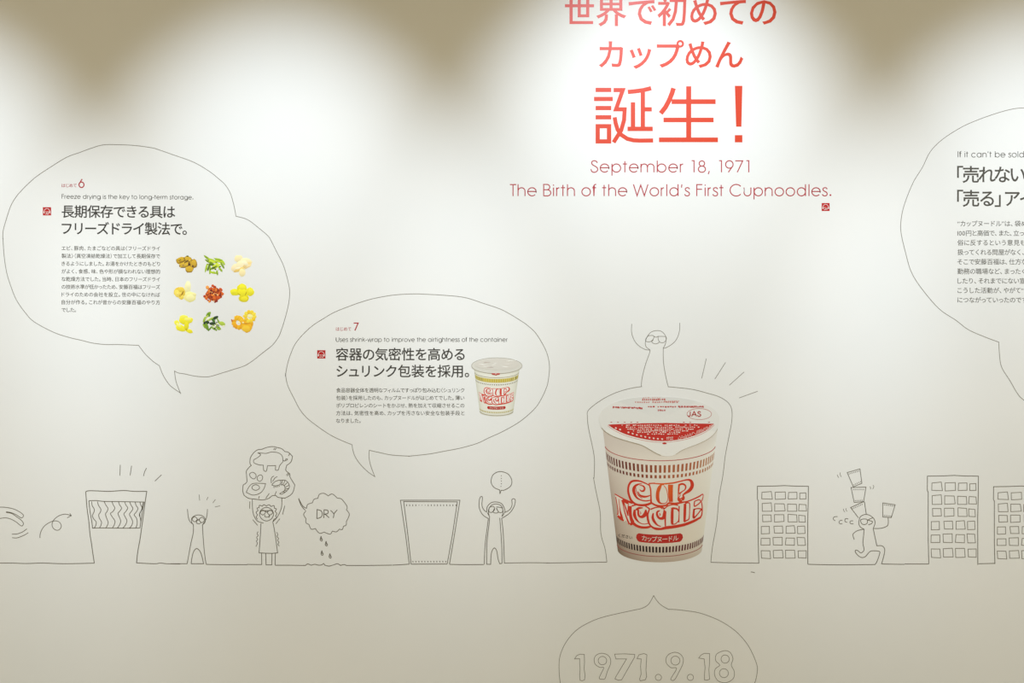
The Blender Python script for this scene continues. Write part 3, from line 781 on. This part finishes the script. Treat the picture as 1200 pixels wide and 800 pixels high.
        for ch, vsx, fs in G_M.line(CUPT, 4.3, 724.5, 627.3, 741):
            D2.add([(x, y - .5 + (x - 724) * .14 - ((x - 724) ** 2) * -.003) for x, y, *_ in vsx], fs, rgb('4A3C34'), 2)
    else:
        fx = lambda t: S(540, 410, 8.889, t)[0]
        e = circ(582.2, 428.3, 29.6, 9.3, 0, 36)
        lut2 = {}
        lid.add([(582, 428)] + e, [(0, i + 1, (i + 1) % 36 + 1) for i in range(36)], lambda v: rgb((216, 213, 202)) if v[1] > 424 else rgb((220, 218, 209)), 3)
        lid.stroke(e, .55, rgb('A9A493'), 4, True)
        lid.poly(circ(582.4, 426.6, 26.3, 6.6, 0, 30), rgb('D8D3C8'), 5)
        rr = random.Random(9)
        for i in range(12):
            x = 582 + rr.uniform(-19, 19); y = 426.5 + rr.uniform(-4, 4)
            lid.stroke([(x - rr.uniform(2, 6), y + rr.uniform(-1, 1)), (x, y), (x + rr.uniform(2, 6), y + rr.uniform(-1.2, .6))], [.3, 1.0, .3], rgb(rr.choice(['ECE9E0', 'B4ACA0', 'E6E0D8', 'C0B2A8'])), 6 + .1 * i)
        P('lid_print').poly(fx("315,242 412,242 400,256 385,254 370,264 352,258 330,256"), rgb('C0342C'), 6)
        P('lid_print').poly(fx("352,246 376,246 366,254"), rgb('E6DFD2'), 7)
    return R
def cup_thing(tf, big, label, x, y):
    t = thing('cup_picture', label, 'picture', x, y)
    lab = {'cup_lid': 'pale grey foil lid', 'cup_badge': 'red rounded badge', 'upper_band': 'ring of dark red-brown dashes' if big else 'gold ring of dashes'}
    for n, P in cup(tf, big).items():
        o = P.build(n, M_INK, t)
        if n in lab: o['label'] = lab[n]
cup_thing(lambda p: p, True, 'large printed picture of a red and white instant noodle cup with foil lid', 773, 565)
# small one: same cup, scaled to its own place
def tf_s(p): return (582.0 + (p[0] - 773.5) * .395, 431.5 + (p[1] - 499) * .352)
cup_thing(tf_s, False, 'small printed picture of a shrink-wrapped noodle cup with gold bands', 582, 455)

# ------------------------------------------------------------------ pen drawings along the ground line
LW = .78
def drawing(name, label, cat, x, y, parts, group=None):
    t = thing(name, label, cat, x, y, group)
    for pn, w, items in parts: lines(pn, M_PEN if w >= .66 else M_THIN, t, w, items)
    return t
drawing('ground_line', 'long wavering pen line that the doodles stand on across the wall', 'drawing', 600, 660, [
    ('line_segment', LW, [(0, 570, 8, "-80,716 0,716 100,716 250,720 400,716 600,722 885,717")]),
    ('line_segment', LW, [(95, 590, 10, "650,693 860,703 930,695 1010,703 1160,706"), (200, 570, 8, "0,722 60,722 155,722", 's')]),
    ('line_segment', LW, [(200, 570, 8, "333,728 500,731 720,731"), (285, 580, 8.885, "40,720 193,722", 's')]),
    ('line_segment', LW, [(340, 560, 7.28, "-128,743 0,743 130,745"), (340, 560, 7.28, "130,745 150,732 180,743|180,743 210,735 240,742 270,740 285,728 295,742|295,742 330,750 370,740 405,730 430,745|430,745 460,737 480,745"), (340, 560, 7.28, "480,745 655,745 870,742", 's'), (460, 575, 8.42, "0,732 80,728 165,722", 's')]),
    ('line_segment', LW, [(460, 575, 8.42, "562,724 700,727 900,726")]),
    ('line_segment', .68, [(550, 545, 6.4, "263,733 448,730 600,732"), (600, 640, 10, "400,195 700,190 1112,184")]),
    ('line_segment', .68, [(680, 550, 6, "918,652 1050,655 1200,657"), (880, 560, 7.62, "0,757 70,760", 's')]),
    ('line_segment', LW, [(970, 590, 10, "-232,709 0,715 250,716 555,712")]),
    ('line_segment', LW, [(970, 590, 10, "632,700 660,706 900,710"), (1060, 530, 5.336, "0,697 150,697", 's')]),
    ('line_segment', LW, [(1060, 530, 5.336, "462,695 562,693", 's')]),
    ('line_segment', LW, [(0, 0, 1, "1223.7,661 1300,661", 's')])])
drawing('hand_doodle', 'pen-drawn pointing fingers with swoosh cut off at the left edge', 'drawing', 12, 605, [
    ('finger_outline', .7, [(0, 570, 8, "-160,200 -80,195 0,192 60,195 130,210 190,240 220,268 210,290 190,288 150,262 100,242 60,236|60,242 110,252 160,285 200,315 220,345 208,368 190,362 150,330 100,303 50,292 0,298 -80,310 -160,330")]),
    ('motion_stroke', .7, [(0, 570, 8, "112,445 160,443 210,425 253,395")]), ('motion_stroke', .7, [(0, 570, 8, "115,478 160,480 220,458 265,432")])])
drawing('looping_arrow', 'pen-drawn arrow with a loop between the fingers and the first cup', 'drawing', 65, 615, [
    ('arrow_shaft', .7, [(0, 570, 8, "375,480 378,440 400,390 440,350 500,322 550,328 575,365 560,400 530,408 500,390 488,355 500,318 540,280 590,260 630,260 668,272")]),
    ('arrow_head', .7, [(0, 570, 8, "655,250 668,272 630,292", 's')])])
waves = ["125,525 130,570 155,615 150,650 133,690 150,730 178,765 170,810 150,838", "192,525 205,570 232,615 225,650 207,680 215,720 240,765 230,810 215,832",
         "272,525 290,565 315,605 305,640 287,670 300,720 318,770 305,810 290,832", "362,525 375,560 395,600 375,640 345,665 370,710 398,755 388,800 368,832",
         "440,528 450,560 475,600 455,635 433,665 450,710 465,755 450,800 425,835", "513,530 525,565 547,600 525,640 502,670 520,710 537,750 520,800 490,835",
         "570,530 585,565 607,605 590,640 567,675 590,720 605,765 590,810 565,835", "635,532 645,570 667,605 645,650 623,680 650,720 658,760 655,800 643,830",
         "690,532 700,565 715,600 700,640 683,680 695,720 700,760", "728,535 720,570 715,610 690,660 690,700"]
drawing('cup_doodle', 'pen-drawn cup with wavy noodles filling its upper half', 'drawing', 136, 618,
    [('cup_outline', .85, [(95, 535, 10, "155,1243 135,1110 120,1000 105,910 90,750 70,600 55,410|55,410 90,398 200,400 330,405 500,395 620,405 770,405|770,405 745,570 735,650 710,830 690,970 665,1110 650,1245")]),
     ('noodle_frame', .8, [(95, 535, 10, "92,515 180,513 260,522 450,525 600,528 740,530|740,530 725,600 705,730 690,833|690,833 560,836 450,836 250,833 135,835|135,835 125,750 105,640 92,515")])]
    + [('noodle_wave', .75, [(95, 535, 10, wv)]) for wv in waves])
def rays(label, x, y, ox, oy, s, segs, w=.7):
    drawing('motion_marks', label, 'drawing', x, y, [('mark', w, [(ox, oy, s, g)]) for g in segs])
rays('four short pen strokes above the cup of wavy noodles', 165, 553, 95, 535, 10, ["460,95 455,220", "592,105 575,218", "768,132 745,175 733,225", "943,212 865,285"])
drawing('figure_doodle', 'small pen-drawn bespectacled figure with raised arms beside the noodle cup', 'drawing', 231, 632, [
    ('head', .7, [(200, 570, 8, "210,352 200,340 195,305 215,278 255,265 300,275 325,305 318,340 300,355")]),
    ('spectacles', .7, [(200, 570, 8, "225,281 249,305 225,329 201,305", 'c'), (200, 570, 8, "293,287 318,312 293,337 268,312", 'c'), (200, 570, 8, "247,298 258,312 270,300")]),
    ('muzzle', .7, [(200, 570, 8, "255,310 240,335 260,348 283,338 262,310")]),
    ('arm', .7, [(200, 570, 8, "157,210 165,280 180,325 210,352")]), ('arm', .7, [(200, 570, 8, "345,210 340,270 325,320 300,355")]),
    ('body', .75, [(200, 570, 8, "213,352 212,430 190,530 170,640 155,722"), (200, 570, 8, "298,355 305,480 315,600 325,680 333,725")]),
    ('legs', .8, [(200, 570, 8, "192,722 200,665 215,610 243,580 275,605 295,660 308,722|308,722 192,722")])])
rays('four tiny pen strokes above the small bespectacled figure', 243, 585, 200, 570, 8, ["267,75 272,130", "350,98 338,125", "420,120 395,153", "415,190 463,180"], .6)
wo = (285, 580, 8.885)
drawing('figure_doodle', 'pen-drawn curly-haired figure in a dress holding up the food cloud', 'drawing', 314, 625, [
    ('dress', .78, [wo + ("185,295 178,430 165,600|165,600 235,604 300,605 358,600|358,600 335,420 310,285",)]),
    ('leg', .78, [wo + ("192,602 193,722", 's')]), ('leg', .78, [wo + ("235,605 238,725 298,725 300,605", 's')]), ('leg', .78, [wo + ("335,603 332,728", 's')]),
    ('arm', .75, [wo + ("95,45 98,150 115,220 150,270 210,290",)]), ('arm', .75, [wo + ("402,30 400,120 375,190 345,240 305,280",)]),
    ('face', .75, [wo + ("243,127 293,147 316,197 293,247 243,268 193,247 170,197 193,147", 'c')]),
    ('spectacles', .7, [wo + ("205,155 232,180 205,206 178,182", 'c'), wo + ("280,155 308,180 280,206 253,182", 'c'), wo + ("232,165 245,178 255,165",), wo + ("175,162 310,160", 's')]),
    ('mouth', .7, [wo + ("228,205 225,222 250,228 275,220 270,208|270,208 268,235",)]),
    ('hair', .75, [wo + ("150,250 135,230 150,205|150,205 135,180 155,160|155,160 145,135 165,130|165,130 170,105 200,115|200,115 215,98 240,112|240,112 270,100 290,118|290,118 320,108 325,135|325,135 345,145 332,170|332,170 350,190 338,215|338,215 345,240 320,250|320,250 310,275",)]),
    ('shiver_mark', .7, [wo + ("70,65 68,140",)]), ('shiver_mark', .7, [wo + ("433,110 410,200",)]), ('shiver_mark', .7, [wo + ("100,255 150,315",)]), ('shiver_mark', .7, [wo + ("382,245 340,298",)]),
    ('shiver_mark', .7, [wo + ("155,380 145,400 155,420 140,440 150,460 138,480 148,500 133,535",)]), ('shiver_mark', .7, [wo + ("350,385 360,410 352,430 368,450 358,470 372,490 362,510 375,530",)])])
fo = (285, 515, 10)
drawing('food_cloud', 'pen-drawn cloud with a pig, eggs and a shrimp above the curly-haired figure', 'drawing', 314, 555, [
    ('cloud_outline', .75, [fo + ("0,530 30,510 45,490|45,490 40,420 40,360 95,300|95,300 80,280 85,210 125,150|125,150 170,118 220,112 260,95|260,95 320,82 360,82 400,92|400,92 450,105 490,140|490,140 530,148 578,195|578,195 560,260 510,300|510,300 500,360 545,400 550,440 605,530|605,530 575,630 490,685|490,685 410,675 385,655|385,655 345,655 300,688|300,688 230,705 130,695 60,685 10,650|10,650 -5,600 0,530",)]),
    ('pig', .7, [fo + ("170,155 205,175 175,205 125,235|125,235 125,270 190,295 235,298|235,298 240,360|240,360 270,370 285,305|285,305 380,303|380,303 378,355|378,355 410,355 430,300 465,260|465,260 465,225 450,180 400,150 330,145 270,160 225,158 170,155",), fo + ("465,240 490,250 500,225 520,230 500,245",), fo + ("530,190 545,165",)]),
    ('egg', .7, [fo + ("80,395 112,382 145,402 150,435 125,460 90,440 75,415", 'c')]), ('egg', .7, [fo + ("205,412 228,435 220,470 190,488 165,465 170,430", 'c')]),
    ('fried_egg', .7, [fo + ("35,615 70,550 110,515 180,510 262,515|262,515 240,580 190,630 110,648 35,615",), fo + ("147,527 187,545 185,575 147,593 108,575 108,545", 'c')]),
    ('shrimp', .7, [fo + ("335,530 375,490 430,475 440,505 420,530 370,540 335,530",), fo + ("430,475 490,475 530,510 540,560 500,610 450,640|450,640 430,630 480,600 490,560 470,530 435,530",),
                    fo + ("330,510 330,450 360,425;345,490 370,450 400,432",)] + [fo + (q, 's') for q in ("460,475 450,525", "490,480 468,528", "515,500 480,540", "535,535 490,560", "535,570 492,580", "515,600 485,595", "490,618 465,605", "360,545 362,565", "380,543 385,560", "400,540 405,555", "420,535 425,550")]),
    ('hatch', .7, [fo + (q, 's') for q in ("355,118 370,98", "370,122 388,98", "505,415 530,390", "515,425 540,400", "265,685 305,630", "180,690 190,660", "370,650 390,605")])])
dr = (340, 560, 7.28)
drawing('dry_cloud', 'scalloped pen-drawn bubble with the word DRY, tail pointing up left', 'drawing', 383, 602, [
    ('cloud_outline', .72, [dr + ("140,258 150,225 190,210|190,210 205,180 237,172|237,172 250,138 290,130 325,152|325,152 360,135 402,170|402,170 440,180 485,240 480,270|480,270 505,310 480,370|480,370 478,400 455,410|455,410 445,438 420,435|420,435 395,458 360,452|360,452 340,478 290,460|290,460 250,470 215,430|215,430 180,435 160,395|160,395 135,380 135,345|135,345 115,310 135,280",)]),
    ('cloud_tail', .75, [dr + ("140,258 105,235 72,172;72,175 95,235 130,275",)]),
    ('letter', .85, [dr + ("228,345 230,268|230,268 265,280 275,310 260,335 228,345",)]),
    ('letter', .85, [dr + ("287,340 290,270|290,270 320,275 322,300 290,308|300,308 333,338",)]),
    ('letter', .85, [dr + ("345,275 372,305 368,340;402,270 372,305",)])])
for x, y, lab in ((266, 518, 'pen-drawn water drop directly under the scalloped DRY bubble'), (309, 560, 'darker pen-drawn water drop, second under the DRY bubble'),
                  (273, 640, 'pen-drawn water drop low on the left, just above the ripples'), (342, 665, 'lowest and rightmost pen-drawn water drop above the ripples')):
    P = lines('drop_doodle', M_PEN, None, .8, [(340 + (x - 0) / 7.28, 560 + y / 7.28, 7.28, "-2,-22 -9,2 -4,16 5,17 9,6 2,-6 -2,-22"), (340 + x / 7.28, 560 + y / 7.28, 7.28, "0,-4 0,6", 's')])
    tag(P, lab, 'drawing', 'water drops under the scalloped bubble')
co_ = (460, 575, 8.42)
drawing('cup_doodle', 'empty pen-drawn cup outline with double walls and tiny ticks', 'drawing', 504, 623, [
    ('outer_outline', .78, [co_ + ("165,722 130,440 78,92 665,92 610,440 562,722", 's')]),
    ('inner_outline', .78, [co_ + ("183,722 150,420 110,105 640,108 590,440 540,718", 's'), co_ + ("183,722 540,721", 's')]),
    ('tick_row', .8, [co_ + ("%g,%g %g,%g" % (138 + i * 30.5, 141 - (3 if 3 < i < 7 else 8), 139 + i * 30.5, 141 + (3 if 3 < i < 7 else 9)), 's') for i in range(17)]),
    ('tick_row', .8, [co_ + ("%g,%g %g,%g" % (200 + i * 29.5, 690, 202 + i * 29.5, 705), 's') for i in range(12)])])
p3 = (550, 545, 6.4)
drawing('figure_doodle', 'double-outlined pen figure with raised hands right of the empty cup', 'drawing', 581, 625, [
    ('suit_outline', .75, [p3 + ("112,742 118,600 135,460 143,400|143,400 100,370 75,320 75,260 85,235|85,235 98,240 95,300 110,335 130,350|130,350 135,310 165,280 205,275 245,290 268,340 262,355|262,355 300,335 320,300 318,260|318,260 330,250 345,262 335,310 300,360 240,400|243,400 255,520 263,735",)]),
    ('head', .72, [p3 + ("148,375 143,345 150,320 170,297 205,290 240,305 253,345 245,380",)]),
    ('goggles', .72, [p3 + ("147,350 150,318 180,308 190,330 170,352 147,350;203,312 245,320 248,350 222,352 203,318",)]),
    ('muzzle', .72, [p3 + ("188,325 178,350 200,358 217,350 203,325",)]),
    ('body', .75, [p3 + ("135,355 152,385|152,385 148,440 132,580 130,742;228,395 232,440 243,600 245,735;245,385 262,360",)]),
    ('legs', .78, [p3 + ("130,742 160,742|160,742 165,660 185,620 205,640 215,700 228,738|228,738 245,735",)])])
drawing('small_bubble', 'tiny round pen-drawn bubble with a column of dots', 'speech bubble', 587, 566, [
    ('bubble_outline', .75, [p3 + ("205,52 240,47 290,65 318,110 310,155 265,185 238,187|238,187 230,212 228,185|228,185 185,165 163,125 175,75 205,52",)]),
    ('dot_row', .9, [p3 + ("%g,%g %g,%g" % (x, y - 3, x, y + 3), 's') for x, y in ((240, 78), (240, 98), (240, 118), (240, 138), (237, 158))])])
c4, c5, c3 = (680, 440, 6), (680, 550, 6), (725, 370, 8)
gf = [S(*c5, "187,650")[0] + S(*c5, "175,560 145,450 140,300 110,150 94,60")[0] + S(*c4, "97,715 100,600 90,520 60,380 50,290")[0] + S(*c4, "60,240 150,170 250,120 350,90 430,77")[0],
      S(*c3, "212,662 220,580 250,460 290,345 293,320")[0]]
gr = [S(*c3, "418,300 420,430 440,560 465,665")[0], S(*c4, "620,78 780,95 900,125 980,150 1040,190 1065,240 1065,320 1045,430 1020,560 1003,700")[0] + S(*c5, "975,200 960,370 930,540 918,652")[0]]
t = thing('giant_doodle', 'thin outline of a giant with raised arms whose body surrounds the big cup', 'drawing', 773, 540)
for part, rs in (('body_side', gf), ('body_side', gr)):
    P = Print(); P.stroke(path(rs), .62); P.build(part, M_THIN, t)
for part, txt in (('head', "293,318 258,290 250,250 265,200 300,155 350,138 400,145 435,180 445,220 435,270 418,300"),
                  ('goggles', "280,185 325,185 328,210 300,240 260,240 255,215 280,185;370,192 440,195 445,225 420,250 385,245 370,215 370,192;330,190 350,200 370,190"),
                  ('muzzle', "325,225 310,245 340,262 370,255 380,245"), ('arm', "122,75 122,160 150,235 195,285 250,315 293,320"), ('arm', "573,65 570,140 545,215 500,265 440,300 418,300")):
    lines(part, M_THIN, t, .58, [c3 + (txt,)])
rays('four long thin strokes fanned out right of the giant figure', 850, 438, 720, 360, 6.667, ["718,400 682,555", "868,430 785,560", "1013,505 898,608", "1120,655 975,707"], .58)

WIN = [[(95, 122, 187, 185), (215, 125, 308, 185), (333, 127, 413, 187), (437, 130, 492, 188)], [(100, 222, 182, 292), (210, 225, 300, 293), (328, 230, 408, 292), (428, 233, 493, 292)],
       [(102, 330, 178, 387), (210, 325, 295, 388), (330, 325, 407, 393), (425, 332, 487, 392)], [(95, 428, 167, 495), (208, 425, 287, 492), (317, 427, 390, 493), (415, 428, 485, 493)],
       [(88, 535, 168, 598), (200, 530, 278, 598), (310, 535, 390, 598), (415, 530, 485, 595)], [(93, 647, 173, 715), (200, 645, 287, 713), (312, 645, 393, 713), (423, 645, 492, 713)]]
def building(label, dx, ytop, ky, yb):
    t = thing('building_doodle', label, 'drawing', 917 + dx, 660, 'pen-drawn office blocks')
    def q(x, y): return (880 + x / 7.62 + dx, ytop + (y - 70) / 7.62 * ky)
    P = Print(); P.stroke([q(70, 0)[:1] + (yb,), q(65, 560), q(65, 200), q(57, 185), q(58, 72), q(200, 70), q(300, 66), q(400, 71), q(513, 72), q(512, 200), q(507, 400), q(508, 0)[:1] + (yb + 1,)], LW)
    P.build('building_outline', M_PEN, t)
    rr = random.Random(2)
    for row in WIN:
        for a, b, c, d in row:
            j = lambda: rr.uniform(-4, 4)
            P = Print(); P.stroke([q(a + j(), b + j()), q(c + j() - 2, b + j()), q(c + j() + 2, d + j()), q(a + j(), d + j())], .72, closed=True)
            P.build('window', M_THIN, t)
building('pen-drawn office block between the big cup and the running figure', 0, 569.3, 1, 659.8)
building('tallest pen-drawn office block, right of the running figure', 199.2, 557.4, 1.13, 660.6)
building('pen-drawn office block cut off by the right edge of the picture', 276.7, 569.8, 1, 660.5)

ru = (970, 590, 10); rc = (970, 540, 10)
drawing('figure_doodle', 'pen-drawn running figure balancing cups, between the office blocks', 'drawing', 1015, 635, [
    ('head', .75, [ru + ("425,298 385,275 365,235 370,185 385,150 420,130 455,125 500,140 540,175 555,220 545,260 533,290",)]),
    ('goggles', .75, [ru + ("385,190 410,180 450,180 465,195 460,230 430,245 400,235 385,205 385,190;465,195 490,180 525,165;465,190 500,200 525,210 510,235 475,245",)]),
    ('body', .78, [ru + ("425,298 420,380 412,460 425,530 415,560 385,575 350,548 325,545 325,570 360,610 400,630 440,620 475,580 505,555 560,552 607,560 607,590 580,670 555,712",), ru + ("533,290 545,350 560,420 575,492|575,492 630,492 660,515 668,550 655,620 632,700",)]),
    ('arm', .75, [ru + ("425,298 350,315 305,345 295,370 310,420",)]), ('arm', .75, [ru + ("540,290 620,288 680,270 708,240 708,160",)])])
def ticks(x0, y0, x1, y1, n): return [rc + ("%g,%g %g,%g" % (x0 + (x1 - x0) * i / (n - 1), y0 + (y1 - y0) * i / (n - 1) - 6, x0 + (x1 - x0) * i / (n - 1) + 1, y0 + (y1 - y0) * i / (n - 1) + 6), 's') for i in range(n)]
for lab, oc, t1, t2, x, y in (
        ('tilted little pen-drawn cup, topmost of the stack on the runner\'s head', "228,135 378,92 400,260 300,303", (250, 150, 362, 117, 7), (308, 278, 385, 243, 5), 1001, 560),
        ('upright little pen-drawn cup, middle of the stack on the runner\'s head', "273,310 448,305 420,475 310,485", (300, 335, 420, 333, 7), (322, 465, 402, 460, 5), 1006, 580),
        ('little pen-drawn cup held up in the runner\'s right-hand side hand', "645,490 790,512 745,662 645,655", (662, 512, 770, 525, 7), (662, 638, 740, 646, 5), 1042, 597)):
    drawing('small_cup_doodle', lab, 'drawing', x, y, [('cup_outline', .72, [rc + (oc, 'sc')]), ('tick_row', .75, ticks(*t1)), ('tick_row', .75, ticks(*t2))], 'little cups carried by the runner')
drawing('small_cup_doodle', 'tilted little pen-drawn cup, lowest of the stack, touching the runner\'s head', 'drawing', 1006, 596, [
    ('cup_outline', .75, [rc + ("360,665 268,545 415,478 430,480 452,625", 's')]), ('tick_row', .75, ticks(290, 557, 402, 507, 7))], 'little cups carried by the runner')
drawing('motion_marks', 'tiny double strokes beside the tottering cups', 'drawing', 1000, 575,
    [('mark', .6, [rc + (q,)]) for q in ("112,160 118,178 128,195", "148,135 145,155 158,185", "492,300 502,312 500,330", "530,283 540,300 527,328", "183,560 188,580 202,597", "215,553 213,572 228,590")])
drawing('puff_marks', 'row of small curled puffs behind the running figure', 'drawing', 988, 609,
    [('puff', .7, [ru + (q,)]) for q in ("115,150 80,153 65,170 70,188 88,200", "172,193 145,198 132,215 145,235 172,233", "240,178 210,175 200,195 208,212 228,215", "298,200 268,202 260,218 270,233 300,235")])
tag(lines('pen_mark', M_PEN, None, .7, [(860, 530, 5.335, "106,746 118,748 131,751")]), 'tiny stray pen dash below the first office block', 'mark')
bpy.context.view_layer.update()
